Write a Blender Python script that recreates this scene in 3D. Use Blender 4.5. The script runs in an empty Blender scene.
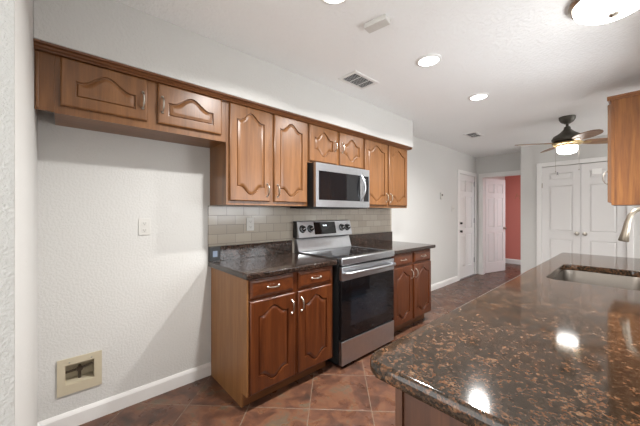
import bpy, bmesh, math, random
from mathutils import Vector, Matrix
random.seed(7)
PI = math.pi
scene = bpy.context.scene
COL = scene.collection

# ------------------------------------------------------------------ camera, world, exposure
cam_data = bpy.data.cameras.new('camera')
cam = bpy.data.objects.new('camera', cam_data); COL.objects.link(cam)
cam.location = (2.323, 0.0, 1.31)
cam.rotation_euler = (PI/2, 0, math.radians(47.848))
cam_data.sensor_fit = 'HORIZONTAL'
cam_data.sensor_width = 36.0
cam_data.lens = 36.0*287.724/640.0
cam_data.shift_y = (212.56-213.0)/640.0
cam_data.clip_start = 0.02
scene.camera = cam

scene.view_settings.view_transform = 'Standard'
scene.view_settings.look = 'None'
scene.view_settings.gamma = 1.0
scene.view_settings.use_curve_mapping = False
scene.view_settings.exposure = 1.15

world = bpy.data.worlds.new('sky'); scene.world = world
world.use_nodes = True
bg = world.node_tree.nodes['Background']
bg.inputs[0].default_value = (1.0, 0.99, 0.975, 1)
bg.inputs[1].default_value = 1.8

CAN_W = 17.0
DAY_W = 160.0

def area(name, loc, rot, sx, sy, power, color=(1, 1, 1), shape='RECTANGLE'):
    l = bpy.data.lights.new(name, 'AREA'); l.shape = shape; l.size = sx
    if shape in ('RECTANGLE', 'ELLIPSE'): l.size_y = sy
    l.energy = power; l.color = color
    o = bpy.data.objects.new(name, l); COL.objects.link(o)
    o.location = loc; o.rotation_euler = rot
    return o
# daylight entering by the windows (placed outside the glass)
area('daylight_sink_window', (2.95, 2.45, 1.35), (0, math.radians(100), 0), 0.8, 1.5, 14.0, (0.90, 0.95, 1.0))

# ------------------------------------------------------------------ materials
def newmat(name):
    m = bpy.data.materials.new(name); m.use_nodes = True
    nt = m.node_tree; b = nt.nodes['Principled BSDF']
    return m, nt, b
def N(nt, t, **kw):
    n = nt.nodes.new(t)
    for k, v in kw.items():
        if k.startswith('i_'): n.inputs[k[2:].replace('_', ' ')].default_value = v
        else: setattr(n, k, v)
    return n
def ramp(nt, stops, interp='LINEAR'):
    r = nt.nodes.new('ShaderNodeValToRGB'); r.color_ramp.interpolation = interp
    e = r.color_ramp.elements
    while len(e) < len(stops): e.new(0.5)
    for s, (p, c) in zip(e, stops):
        s.position = p; s.color = (c[0], c[1], c[2], 1)
    return r
def plain(name, col, rough=0.5, metal=0.0, bump=0.0, scale=40, spec=0.5, aniso=0, var=0.0):
    m, nt, b = newmat(name)
    b.inputs['Base Color'].default_value = (*col, 1)
    b.inputs['Roughness'].default_value = rough
    b.inputs['Metallic'].default_value = metal
    b.inputs['Specular IOR Level'].default_value = spec
    tc = N(nt, 'ShaderNodeTexCoord'); nz = N(nt, 'ShaderNodeTexNoise'); nz.inputs['Scale'].default_value = scale
    nz.inputs['Detail'].default_value = 3
    nt.links.new(tc.outputs['Object'], nz.inputs['Vector'])
    if bump:
        bp = N(nt, 'ShaderNodeBump'); bp.inputs['Strength'].default_value = bump; bp.inputs['Distance'].default_value = 0.004
        nt.links.new(nz.outputs['Fac'], bp.inputs['Height']); nt.links.new(bp.outputs[0], b.inputs['Normal'])
    r = ramp(nt, [(0.3, [c*(1-var) for c in col]), (0.7, [min(1, c*(1+var)) for c in col])])
    nt.links.new(nz.outputs['Fac'], r.inputs[0]); nt.links.new(r.outputs[0], b.inputs['Base Color'])
    return m
def emis(name, col, s):
    m, nt, b = newmat(name)
    b.inputs['Base Color'].default_value = (0.9, 0.9, 0.9, 1)
    b.inputs['Emission Color'].default_value = (*col, 1)
    b.inputs['Emission Strength'].default_value = s
    return m
def plaster(name, col, scale=70, strength=0.25, dist=0.004, rough=0.6, detail=2.0):
    m, nt, b = newmat(name)
    tc = N(nt, 'ShaderNodeTexCoord'); n1 = N(nt, 'ShaderNodeTexNoise'); n1.inputs['Scale'].default_value = scale
    n1.inputs['Detail'].default_value = detail
    nt.links.new(tc.outputs['Object'], n1.inputs['Vector'])
    rp = ramp(nt, [(0.42, (0, 0, 0)), (0.6, (1, 1, 1))])
    nt.links.new(n1.outputs['Fac'], rp.inputs[0])
    bp = N(nt, 'ShaderNodeBump'); bp.inputs['Strength'].default_value = strength; bp.inputs['Distance'].default_value = dist
    nt.links.new(rp.outputs[0], bp.inputs['Height']); nt.links.new(bp.outputs[0], b.inputs['Normal'])
    n2 = N(nt, 'ShaderNodeTexNoise'); n2.inputs['Scale'].default_value = 1.3
    nt.links.new(tc.outputs['Object'], n2.inputs['Vector'])
    r2 = ramp(nt, [(0.3, [c*0.97 for c in col]), (0.7, col)])
    nt.links.new(n2.outputs['Fac'], r2.inputs[0]); nt.links.new(r2.outputs[0], b.inputs['Base Color'])
    b.inputs['Roughness'].default_value = rough
    return m
def wood(name, dark, mid, light, rough=0.35, axis='Z', coat=0.08, stretch=14.0):
    m, nt, b = newmat(name)
    tc = N(nt, 'ShaderNodeTexCoord'); oi = N(nt, 'ShaderNodeObjectInfo')
    mp = N(nt, 'ShaderNodeMapping')
    sc = {'Z': (stretch, stretch, 1.0), 'Y': (stretch, 1.0, stretch), 'X': (1.0, stretch, stretch)}[axis]
    mp.inputs['Scale'].default_value = sc
    cmb = N(nt, 'ShaderNodeCombineXYZ')
    ml = N(nt, 'ShaderNodeMath', operation='MULTIPLY'); ml.inputs[1].default_value = 37.0
    nt.links.new(oi.outputs['Random'], ml.inputs[0])
    for k in range(3): nt.links.new(ml.outputs[0], cmb.inputs[k])
    nt.links.new(tc.outputs['Object'], mp.inputs['Vector']); nt.links.new(cmb.outputs[0], mp.inputs['Location'])
    n1 = N(nt, 'ShaderNodeTexNoise'); n1.inputs['Scale'].default_value = 1.6; n1.inputs['Detail'].default_value = 6; n1.inputs['Roughness'].default_value = 0.65
    n1.inputs['Distortion'].default_value = 0.6
    nt.links.new(mp.outputs[0], n1.inputs['Vector'])
    mp2 = N(nt, 'ShaderNodeMapping'); mp2.inputs['Scale'].default_value = [s*(7 if s > 1 else 3) for s in sc]
    nt.links.new(tc.outputs['Object'], mp2.inputs['Vector'])
    n2 = N(nt, 'ShaderNodeTexNoise'); n2.inputs['Scale'].default_value = 2.0; n2.inputs['Detail'].default_value = 2
    nt.links.new(mp2.outputs[0], n2.inputs['Vector'])
    mx = N(nt, 'ShaderNodeMath', operation='MULTIPLY_ADD'); mx.inputs[1].default_value = 0.25
    nt.links.new(n2.outputs['Fac'], mx.inputs[0]); nt.links.new(n1.outputs['Fac'], mx.inputs[2])
    r = ramp(nt, [(0.30, dark), (0.62, mid), (0.95, light)])
    nt.links.new(mx.outputs[0], r.inputs[0]); nt.links.new(r.outputs[0], b.inputs['Base Color'])
    b.inputs['Roughness'].default_value = rough
    b.inputs['Coat Weight'].default_value = coat; b.inputs['Coat Roughness'].default_value = 0.25
    bp = N(nt, 'ShaderNodeBump'); bp.inputs['Strength'].default_value = 0.12; bp.inputs['Distance'].default_value = 0.001
    nt.links.new(n2.outputs['Fac'], bp.inputs['Height']); nt.links.new(bp.outputs[0], b.inputs['Normal'])
    return m
def granite(name, base, brown, tan, rough=0.07):
    m, nt, b = newmat(name)
    tc = N(nt, 'ShaderNodeTexCoord')
    v = N(nt, 'ShaderNodeTexVoronoi'); v.inputs['Scale'].default_value = 190; v.inputs['Randomness'].default_value = 1
    v2 = N(nt, 'ShaderNodeTexVoronoi'); v2.inputs['Scale'].default_value = 75
    n1 = N(nt, 'ShaderNodeTexNoise'); n1.inputs['Scale'].default_value = 14; n1.inputs['Detail'].default_value = 4; n1.inputs['Roughness'].default_value = 0.6
    for n_ in (v, v2, n1): nt.links.new(tc.outputs['Object'], n_.inputs['Vector'])
    sep = N(nt, 'ShaderNodeSeparateColor'); nt.links.new(v.outputs['Color'], sep.inputs[0])
    sep2 = N(nt, 'ShaderNodeSeparateColor'); nt.links.new(v2.outputs['Color'], sep2.inputs[0])
    a1 = N(nt, 'ShaderNodeMath', operation='MULTIPLY_ADD'); a1.inputs[1].default_value = 0.34
    hf = N(nt, 'ShaderNodeMath', operation='MULTIPLY'); hf.inputs[1].default_value = 0.38
    nt.links.new(n1.outputs['Fac'], hf.inputs[0]); nt.links.new(sep.outputs[0], a1.inputs[0]); nt.links.new(hf.outputs[0], a1.inputs[2])
    a2 = N(nt, 'ShaderNodeMath', operation='MULTIPLY_ADD'); a2.inputs[1].default_value = 0.22
    nt.links.new(sep2.outputs[1], a2.inputs[0]); nt.links.new(a1.outputs[0], a2.inputs[2])
    # thin irregular flecks rather than blobs
    r = ramp(nt, [(0.38, base), (0.52, [c*2.2 for c in base]), (0.64, brown), (0.82, tan)])
    nt.links.new(a2.outputs[0], r.inputs[0]); nt.links.new(r.outputs[0], b.inputs['Base Color'])
    b.inputs['Roughness'].default_value = rough
    b.inputs['Specular IOR Level'].default_value = 0.5
    return m

M = {}
M['wall'] = plaster('wall_paint', (0.615, 0.61, 0.59), 75, 0.20, 0.004)
M['wall_rough'] = plaster('rough_plaster', (0.50, 0.50, 0.485), 110, 0.45, 0.003)
M['ceiling'] = plaster('ceiling_plaster', (0.88, 0.89, 0.885), 50, 0.40, 0.004)
M['red'] = plaster('coral_paint', (0.62, 0.20, 0.16), 90, 0.15, 0.003)
M['white'] = plain('white_paint', (0.74, 0.73, 0.72), 0.4)
M['trim'] = plain('white_trim_paint', (0.78, 0.77, 0.755), 0.35)
M['oak'] = wood('oak_stain', (0.090, 0.034, 0.010), (0.182, 0.075, 0.023), (0.265, 0.120, 0.042), 0.33, 'Z')
M['oak_h'] = wood('oak_stain_level', (0.090, 0.034, 0.010), (0.182, 0.075, 0.023), (0.265, 0.120, 0.042), 0.33, 'Y')
M['oak_dark'] = wood('oak_dark_line', (0.08, 0.030, 0.011), (0.17, 0.066, 0.024), (0.25, 0.10, 0.038), 0.35, 'Y')
M['base_wood'] = wood('base_cabinet_wood', (0.034, 0.008, 0.0024), (0.088, 0.022, 0.0055), (0.15, 0.045, 0.012), 0.3, 'Z')  # base cabinet wood, darker and redder than the wall cabinets
M['base_wood_h'] = wood('base_cabinet_wood_level', (0.034, 0.008, 0.0024), (0.088, 0.022, 0.0055), (0.15, 0.045, 0.012), 0.3, 'Y')
M['side_oak'] = wood('side_panel_oak', (0.18, 0.076, 0.024), (0.27, 0.122, 0.042), (0.36, 0.175, 0.066), 0.45, 'Z', 0.0)
M['honey'] = wood('honey_oak', (0.10, 0.028, 0.004), (0.23, 0.078, 0.012), (0.38, 0.155, 0.03), 0.5, 'Z', 0.0)
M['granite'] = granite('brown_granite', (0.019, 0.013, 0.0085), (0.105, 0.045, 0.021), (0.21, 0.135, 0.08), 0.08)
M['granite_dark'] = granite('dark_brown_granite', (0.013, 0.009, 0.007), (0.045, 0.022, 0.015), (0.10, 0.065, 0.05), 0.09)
M['steel'] = plain('brushed_steel', (0.52, 0.54, 0.57), 0.30, 1.0, 0.0, 30, var=0.03)
M['steel_dark'] = plain('dark_steel', (0.30, 0.30, 0.31), 0.35, 1.0)
M['nickel'] = plain('satin_nickel', (0.42, 0.38, 0.33), 0.3, 1.0)
M['nickel_br'] = plain('brushed_bronze_nickel', (0.26, 0.225, 0.18), 0.35, 1.0)
M['sink'] = plain('sink_steel', (0.17, 0.15, 0.13), 0.40, 1.0)
M['blackglass'] = plain('black_glass', (0.006, 0.006, 0.007), 0.04, 0.0, spec=0.4)
M['black'] = plain('black_enamel', (0.012, 0.012, 0.012), 0.35)
M['window_glass_dark'] = plain('oven_window_glass', (0.010, 0.013, 0.018), 0.03, 0.0, spec=0.5)
M['plastic'] = plain('white_plastic', (0.60, 0.59, 0.56), 0.35)
M['ivory'] = plain('ivory_plastic', (0.52, 0.46, 0.34), 0.4)
M['bluegrey'] = plain('blue_grey_plastic', (0.16, 0.20, 0.27), 0.3)
M['socket'] = plain('socket_slot', (0.12, 0.11, 0.10), 0.5)
M['bronze'] = plain('aged_bronze', (0.085, 0.078, 0.065), 0.45, 0.5)
M['brass'] = plain('antique_brass', (0.45, 0.33, 0.16), 0.35, 0.9)
M['brass_dull'] = plain('valve_brass', (0.10, 0.08, 0.06), 0.4, 0.7)
M['blade'] = wood('fan_blade_wood', (0.16, 0.08, 0.035), (0.25, 0.13, 0.06), (0.36, 0.21, 0.11), 0.4, 'X', 0.0, 8)
M['vent_dark'] = plain('vent_shadow', (0.05, 0.05, 0.05), 0.8)
M['patch'] = plain('patch', (0.92, 0.92, 0.90), 0.6)
M['knobblack'] = plain('knob_black', (0.015, 0.015, 0.015), 0.25)
M['lettering'] = plain('faded_lettering', (0.50, 0.20, 0.12), 0.6)
M['can'] = emis('lamp_lens', (1.0, 0.97, 0.93), 4.0)
M['dome'] = emis('frosted_dome', (1.0, 0.97, 0.92), 4.5)
M['bowl'] = emis('frosted_bowl', (1.0, 0.98, 0.94), 5.0)
M['display'] = emis('clock_digits', (0.7, 0.85, 0.95), 0.8)

def tile_floor():
    m, nt, b = newmat('slate_floor_tile')
    tc = N(nt, 'ShaderNodeTexCoord'); mp = N(nt, 'ShaderNodeMapping')
    mp.inputs['Rotation'].default_value = (0, 0, -PI/4); mp.inputs['Location'].default_value = (-0.237, -0.270, 0)
    nt.links.new(tc.outputs['Object'], mp.inputs['Vector'])
    br = N(nt, 'ShaderNodeTexBrick'); br.offset = 0.0; br.squash = 1.0
    br.inputs['Scale'].default_value = 1.0; br.inputs['Brick Width'].default_value = 0.413; br.inputs['Row Height'].default_value = 0.413
    br.inputs['Mortar Size'].default_value = 0.0028; br.inputs['Mortar Smooth'].default_value = 0.3
    br.inputs['Color1'].default_value = (0, 0, 0, 1); br.inputs['Color2'].default_value = (1, 1, 1, 1)
    br.inputs['Mortar'].default_value = (0.5, 0.5, 0.5, 1)
    nt.links.new(mp.outputs[0], br.inputs['Vector'])
    vm = N(nt, 'ShaderNodeVectorMath', operation='MULTIPLY_ADD'); vm.inputs[1].default_value = (9, 5, 3)
    nt.links.new(br.outputs['Color'], vm.inputs[0]); nt.links.new(mp.outputs[0], vm.inputs[2])
    n1 = N(nt, 'ShaderNodeTexNoise'); n1.inputs['Scale'].default_value = 6.5; n1.inputs['Detail'].default_value = 8
    n1.inputs['Roughness'].default_value = 0.68; n1.inputs['Distortion'].default_value = 0.4
    nt.links.new(vm.outputs[0], n1.inputs['Vector'])
    r = ramp(nt, [(0.30, (0.028, 0.019, 0.014)), (0.42, (0.066, 0.031, 0.020)), (0.50, (0.100, 0.044, 0.027)),
                  (0.57, (0.142, 0.062, 0.033)), (0.63, (0.090, 0.068, 0.047)), (0.74, (0.17, 0.095, 0.048))])
    nt.links.new(n1.outputs['Fac'], r.inputs[0])
    mx = N(nt, 'ShaderNodeMixRGB'); mx.inputs['Color2'].default_value = (0.17, 0.125, 0.09, 1)
    nt.links.new(br.outputs['Fac'], mx.inputs['Fac']); nt.links.new(r.outputs[0], mx.inputs['Color1'])
    nt.links.new(mx.outputs[0], b.inputs['Base Color'])
    n2 = N(nt, 'ShaderNodeTexNoise'); n2.inputs['Scale'].default_value = 9; n2.inputs['Detail'].default_value = 4
    nt.links.new(vm.outputs[0], n2.inputs['Vector'])
    rr = ramp(nt, [(0.3, (0.22, 0.22, 0.22)), (0.7, (0.42, 0.42, 0.42))])
    nt.links.new(n2.outputs['Fac'], rr.inputs[0]); nt.links.new(rr.outputs[0], b.inputs['Roughness'])
    sb = N(nt, 'ShaderNodeMath', operation='MULTIPLY_ADD'); sb.inputs[1].default_value = -1.2
    nt.links.new(br.outputs['Fac'], sb.inputs[0]); nt.links.new(n1.outputs['Fac'], sb.inputs[2])
    bp = N(nt, 'ShaderNodeBump'); bp.inputs['Strength'].default_value = 0.4; bp.inputs['Distance'].default_value = 0.004
    nt.links.new(sb.outputs[0], bp.inputs['Height']); nt.links.new(bp.outputs[0], b.inputs['Normal'])
    return m
M['floor'] = tile_floor()

def subway():
    m, nt, b = newmat('subway_tile')
    tc = N(nt, 'ShaderNodeTexCoord'); sp = N(nt, 'ShaderNodeSeparateXYZ'); cb = N(nt, 'ShaderNodeCombineXYZ')
    nt.links.new(tc.outputs['Object'], sp.inputs[0]); nt.links.new(sp.outputs[1], cb.inputs[0]); nt.links.new(sp.outputs[2], cb.inputs[1])
    br = N(nt, 'ShaderNodeTexBrick'); br.offset = 0.5
    br.inputs['Scale'].default_value = 1.0; br.inputs['Brick Width'].default_value = 0.154; br.inputs['Row Height'].default_value = 0.077
    br.inputs['Mortar Size'].default_value = 0.0018; br.inputs['Mortar Smooth'].default_value = 0.2
    br.inputs['Color1'].default_value = (0.38, 0.335, 0.275, 1); br.inputs['Color2'].default_value = (0.46, 0.41, 0.345, 1)
    br.inputs['Mortar'].default_value = (0.24, 0.225, 0.21, 1)
    nt.links.new(cb.outputs[0], br.inputs['Vector']); nt.links.new(br.outputs['Color'], b.inputs['Base Color'])
    b.inputs['Roughness'].default_value = 0.16
    iv = N(nt, 'ShaderNodeMath', operation='SUBTRACT'); iv.inputs[0].default_value = 1.0
    nt.links.new(br.outputs['Fac'], iv.inputs[1])
    bp = N(nt, 'ShaderNodeBump'); bp.inputs['Strength'].default_value = 0.6; bp.inputs['Distance'].default_value = 0.002
    nt.links.new(iv.outputs[0], bp.inputs['Height']); nt.links.new(bp.outputs[0], b.inputs['Normal'])
    return m
M['walnut'] = wood('dark_walnut_stain', (0.024, 0.008, 0.003), (0.064, 0.021, 0.007), (0.11, 0.040, 0.014), 0.5, 'Z', 0.0)
M['subway'] = subway()
def glassmat():
    m = bpy.data.materials.new('window_glass'); m.use_nodes = True; nt = m.node_tree
    nt.nodes.clear(); o = nt.nodes.new('ShaderNodeOutputMaterial'); t = nt.nodes.new('ShaderNodeBsdfTransparent')
    g = nt.nodes.new('ShaderNodeBsdfGlossy'); g.inputs['Roughness'].default_value = 0.02
    mx = nt.nodes.new('ShaderNodeMixShader'); mx.inputs[0].default_value = 0.06
    nt.links.new(t.outputs[0], mx.inputs[1]); nt.links.new(g.outputs[0], mx.inputs[2]); nt.links.new(mx.outputs[0], o.inputs[0])
    return m
M['glass'] = glassmat()

# ------------------------------------------------------------------ mesh helpers
def obj(name, bm, mat, parent=None, smooth=False, origin=None):
    """Link bm as one mesh object.  With a parent its vertices are given in the parent's space."""
    if origin is not None: bmesh.ops.translate(bm, verts=bm.verts, vec=-Vector(origin))
    bmesh.ops.recalc_face_normals(bm, faces=bm.faces)
    me = bpy.data.meshes.new(name); bm.to_mesh(me); bm.free()
    me.materials.append(M[mat] if isinstance(mat, str) else mat)
    if smooth:
        me.set_sharp_from_angle(angle=math.radians(40))
        for p in me.polygons: p.use_smooth = max(abs(c) for c in p.normal) < 0.9999
    o = bpy.data.objects.new(name, me); COL.objects.link(o)
    if origin is not None: o.location = origin
    if parent is not None: o.parent = parent
    return o
def thing(name, label, cat, loc=(0, 0, 0), rotz=0, group=None, kind=None):
    o = bpy.data.objects.new(name, None); COL.objects.link(o); o.empty_display_size = 0.05
    o.location = loc; o.rotation_euler = (0, 0, rotz); o['label'] = label; o['category'] = cat
    if group: o['group'] = group
    if kind: o['kind'] = kind
    return o
def tag(o, label, cat, group=None, kind=None):
    o['label'] = label; o['category'] = cat
    if group: o['group'] = group
    if kind: o['kind'] = kind
    return o
def box(bm, x0, x1, y0, y1, z0, z1, bev=0.0, seg=2):
    t = bmesh.new()
    r = bmesh.ops.create_cube(t, size=1)
    for v in t.verts:
        v.co = Vector((x0+(v.co.x+.5)*(x1-x0), y0+(v.co.y+.5)*(y1-y0), z0+(v.co.z+.5)*(z1-z0)))
    if bev > 0:
        bmesh.ops.bevel(t, geom=t.edges[:], offset=bev, segments=seg, affect='EDGES', profile=0.5)
    merge(bm, t)
def merge(bm, t, mat=None):
    if mat is not None: bmesh.ops.transform(t, matrix=mat, verts=t.verts)
    me = bpy.data.meshes.new('tmp'); t.to_mesh(me); t.free(); bm.from_mesh(me); bpy.data.meshes.remove(me)
def B(*a, bev=0.0, seg=2):
    bm = bmesh.new(); box(bm, *a, bev=bev, seg=seg); return bm
def tube(bm, pts, rad, seg=10, cap=True):
    pts = [Vector(p) for p in pts]; n = len(pts)
    rads = rad if isinstance(rad, (list, tuple)) else [rad]*n
    tang = []
    for i in range(n):
        a = pts[max(i-1, 0)]; b = pts[min(i+1, n-1)]; tang.append((b-a).normalized())
    up = Vector((0, 0, 1))
    if abs(tang[0].dot(up)) > 0.9: up = Vector((1, 0, 0))
    u = tang[0].cross(up).normalized(); rings = []
    for i in range(n):
        t = tang[i]; u = (u-t*u.dot(t)).normalized(); v = t.cross(u)
        rings.append([bm.verts.new(pts[i]+rads[i]*(math.cos(2*PI*k/seg)*u+math.sin(2*PI*k/seg)*v)) for k in range(seg)])
    for i in range(n-1):
        for k in range(seg):
            bm.faces.new((rings[i][k], rings[i][(k+1) % seg], rings[i+1][(k+1) % seg], rings[i+1][k]))
    if cap:
        bm.faces.new(rings[0][::-1]); bm.faces.new(rings[-1])
def lathe(bm, prof, seg=32, mat=None):
    """prof: list of (radius, z)."""
    t = bmesh.new(); rings = []
    for r, z in prof:
        if r < 1e-5: rings.append([t.verts.new((0, 0, z))])
        else: rings.append([t.verts.new((r*math.cos(2*PI*k/seg), r*math.sin(2*PI*k/seg), z)) for k in range(seg)])
    for a, b in zip(rings, rings[1:]):
        for k in range(seg):
            if len(a) == 1 and len(b) == 1: break
            if len(a) == 1: t.faces.new((a[0], b[k], b[(k+1) % seg]))
            elif len(b) == 1: t.faces.new((a[k], a[(k+1) % seg], b[0]))
            else: t.faces.new((a[k], a[(k+1) % seg], b[(k+1) % seg], b[k]))
    merge(bm, t, mat)
def extrude_profile(bm, prof, axis, a0, a1):
    """closed 2D profile extruded along axis. axis 'Y': prof=(x,z); 'X': prof=(y,z); 'Z': prof=(x,y)"""
    def P(p, a): return {'Y': (p[0], a, p[1]), 'X': (a, p[0], p[1]), 'Z': (p[0], p[1], a)}[axis]
    A = [bm.verts.new(P(p, a0)) for p in prof]; Bv = [bm.verts.new(P(p, a1)) for p in prof]
    n = len(prof)
    for i in range(n): bm.faces.new((A[i], A[(i+1) % n], Bv[(i+1) % n], Bv[i]))
    bm.faces.new(A); bm.faces.new(Bv[::-1])
def holed(bm, axis, d0, d1, u0, u1, v0, v1, holes):
    """slab of thickness d0..d1 along axis with rectangular holes (u0,u1,v0,v1)."""
    us = sorted({u0, u1, *[h[0] for h in holes], *[h[1] for h in holes]})
    vs = sorted({v0, v1, *[h[2] for h in holes], *[h[3] for h in holes]})
    us = [u for u in us if u0 <= u <= u1]; vs = [v for v in vs if v0 <= v <= v1]
    def solid(i, j):
        if i < 0 or j < 0 or i >= len(us)-1 or j >= len(vs)-1: return False
        cu = (us[i]+us[i+1])/2; cv = (vs[j]+vs[j+1])/2
        return not any(h[0] < cu < h[1] and h[2] < cv < h[3] for h in holes)
    def P(d, u, v): return {'X': (d, u, v), 'Y': (u, d, v), 'Z': (u, v, d)}[axis]
    cache = {}
    def V(d, u, v):
        k = (d, u, v)
        if k not in cache: cache[k] = bm.verts.new(P(d, u, v))
        return cache[k]
    for i in range(len(us)-1):
        for j in range(len(vs)-1):
            if not solid(i, j): continue
            a, b, c, d = us[i], us[i+1], vs[j], vs[j+1]
            bm.faces.new((V(d0, a, c), V(d0, b, c), V(d0, b, d), V(d0, a, d)))
            bm.faces.new((V(d1, a, c), V(d1, a, d), V(d1, b, d), V(d1, b, c)))
            if not solid(i-1, j): bm.faces.new((V(d0, a, c), V(d0, a, d), V(d1, a, d), V(d1, a, c)))
            if not solid(i+1, j): bm.faces.new((V(d0, b, c), V(d1, b, c), V(d1, b, d), V(d0, b, d)))
            if not solid(i, j-1): bm.faces.new((V(d0, a, c), V(d1, a, c), V(d1, b, c), V(d0, b, c)))
            if not solid(i, j+1): bm.faces.new((V(d0, a, d), V(d0, b, d), V(d1, b, d), V(d1, a, d)))
def H(axis, d0, d1, u0, u1, v0, v1, holes=()):
    bm = bmesh.new(); holed(bm, axis, d0, d1, u0, u1, v0, v1, list(holes)); return bm
def struct(name, bm, mat, smooth=False):
    o = obj(name, bm, mat, smooth=smooth); o['kind'] = 'structure'; return o

# ------------------------------------------------------------------ room shell
CZ = 2.487
WBOX = (0.020, 0.168, 0.262, 0.388)   # recess for the water box in the left wall (y0,y1,z0,z1)
D1 = (5.73, 6.53, 0.0, 2.07)
struct('floor', B(-0.26, 4.6, -1.0, 8.75, -0.08, 0.0), 'floor')
struct('ceiling', B(-0.26, 4.6, -1.0, 8.75, CZ, CZ+0.1), 'ceiling')
struct('wall_left', H('X', -0.12, 0.0, -0.25, 6.62, 0.0, CZ, [WBOX, D1]), 'wall')
struct('wall_soffit', B(0.0, 0.38, -0.094, 3.375, 2.149, CZ, bev=0.004), 'wall')
struct('wall_wing', B(0.0, 1.135, -0.214, -0.094, 0.0, CZ), 'wall')
struct('wall_entry', B(1.016, 1.1365, -0.5, -0.0955, 0.0, CZ), 'wall_rough')
SW = (1.75, 3.15, 1.12, 2.1)
struct('wall_right', H('X', 2.49, 2.61, -2.2, 4.05, 0.0, CZ, [SW]), 'wall')
struct('wall_dining_near', B(2.61, 4.6, 3.93, 4.05, 0.0, CZ), 'wall')
CL = (1.215, 2.215, 0.0, 2.09)
struct('wall_closet', H('Y', 6.14, 6.26, 0.91, 4.6, 0.0, CZ, [CL]), 'wall')
struct('wall_closet_return', B(0.91, 1.03, 6.26, 6.62, 0.0, CZ), 'wall')
struct('wall_back', H('Y', 6.62, 6.74, -0.12, 3.0, 0.0, CZ, [(0.12, 0.88, 0.0, 2.06)]), 'wall')
struct('wall_coral', B(-0.12, 3.0, 8.6, 8.72, 0.0, CZ), 'red')
struct('wall_coral_side', B(3.0, 3.12, 6.62, 8.72, 0.0, CZ), 'red')
struct('wall_bedroom_left', B(-0.12, 0.0, 6.74, 8.6, 0.0, CZ), 'wall')
struct('wall_outside_door', B(-0.26, -0.14, 5.5, 6.8, 0.0, CZ), 'white')
struct('wall_closet_inside', B(1.03, 2.5, 6.45, 6.5, 0.0, CZ), 'wall')

def baseboard(name, axis, face, sgn, a0, a1, h=0.10, t=0.015):
    p = [(face, 0.0), (face+sgn*t, 0.0), (face+sgn*t, h-0.022), (face+sgn*t*0.75, h-0.012), (face+sgn*t*0.55, h-0.006), (face+sgn*t*0.35, h), (face, h)]
    bm = bmesh.new(); extrude_profile(bm, p, axis, a0, a1)
    return struct(name, bm, 'trim')
baseboard('baseboard_left', 'Y', 0.0, 1, -0.094, 0.905)
baseboard('baseboard_hall', 'Y', 0.0, 1, 3.39, 5.655)
baseboard('baseboard_wing', 'X', -0.094, 1, 0.016, 1.135)
baseboard('baseboard_closet_left', 'X', 6.14, -1, 0.91, 1.14)
baseboard('baseboard_closet_right', 'X', 6.14, -1, 2.29, 4.6)
baseboard('baseboard_coral', 'X', 8.6, -1, 0.0, 3.0, h=0.12)

def casing_y(name, face, sgn, y0, y1, ztop, w=0.07, t=0.018):
    """casing around an opening in a wall of constant x"""
    bm = bmesh.new(); a, b = sorted((face, face+sgn*t))
    box(bm, a, b, y0-w, y0, 0, ztop+w, bev=0.005); box(bm, a, b, y1, y1+w, 0, ztop+w, bev=0.005); box(bm, a, b, y0, y1, ztop, ztop+w, bev=0.005)
    return struct(name, bm, 'trim')
def casing_x(name, face, sgn, x0, x1, ztop, w=0.07, t=0.018, floor=0.0):
    bm = bmesh.new(); a, b = sorted((face, face+sgn*t))
    box(bm, x0-w, x0, a, b, floor, ztop+w, bev=0.005); box(bm, x1, x1+w, a, b, floor, ztop+w, bev=0.005); box(bm, x0, x1, a, b, ztop, ztop+w, bev=0.005)
    return struct(name, bm, 'trim')
casing_y('trim_1', 0.0, 1, 5.73, 6.53, 2.07)
# jambs of the open doorway + its casing
bm = bmesh.new()
box(bm, 0.1205, 0.133, 6.6215, 6.74, 0, 2.047); box(bm, 0.867, 0.8795, 6.6215, 6.74, 0, 2.047); box(bm, 0.1205, 0.8795, 6.6215, 6.74, 2.0475, 2.0595)
box(bm, 0.055, 0.127, 6.602, 6.6195, 0, 2.053, bev=0.004); box(bm, 0.873, 0.905, 6.602, 6.6195, 0, 2.053, bev=0.004); box(bm, 0.055, 0.905, 6.602, 6.6195, 2.0535, 2.13, bev=0.004)
struct('trim_2', bm, 'trim')
casing_x('trim_3', 6.14, -1, 1.215, 2.215, 2.09)

# windows (outside the picture, they let the daylight in)
def window(name, axis, d, u0, u1, v0, v1, bars=1, sgn=1):
    bm = bmesh.new(); w = 0.05
    hs = []; n = bars+1
    for i in range(n):
        a = u0+(u1-u0)*i/n; b = u0+(u1-u0)*(i+1)/n
        hs.append((a+w/2+(w/2 if i == 0 else 0), b-w/2-(w/2 if i == n-1 else 0), v0+w, v1-w))
    holed(bm, axis, d-0.025, d+0.025, u0, u1, v0, v1, hs)
    o = struct(name, bm, 'trim')
    g = obj('window_pane', H(axis, d-0.003, d+0.003, u0+w, u1-w, v0+w, v1-w), 'glass', o)
    return o
window('window_1', 'X', 2.55, *SW, bars=1)

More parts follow.
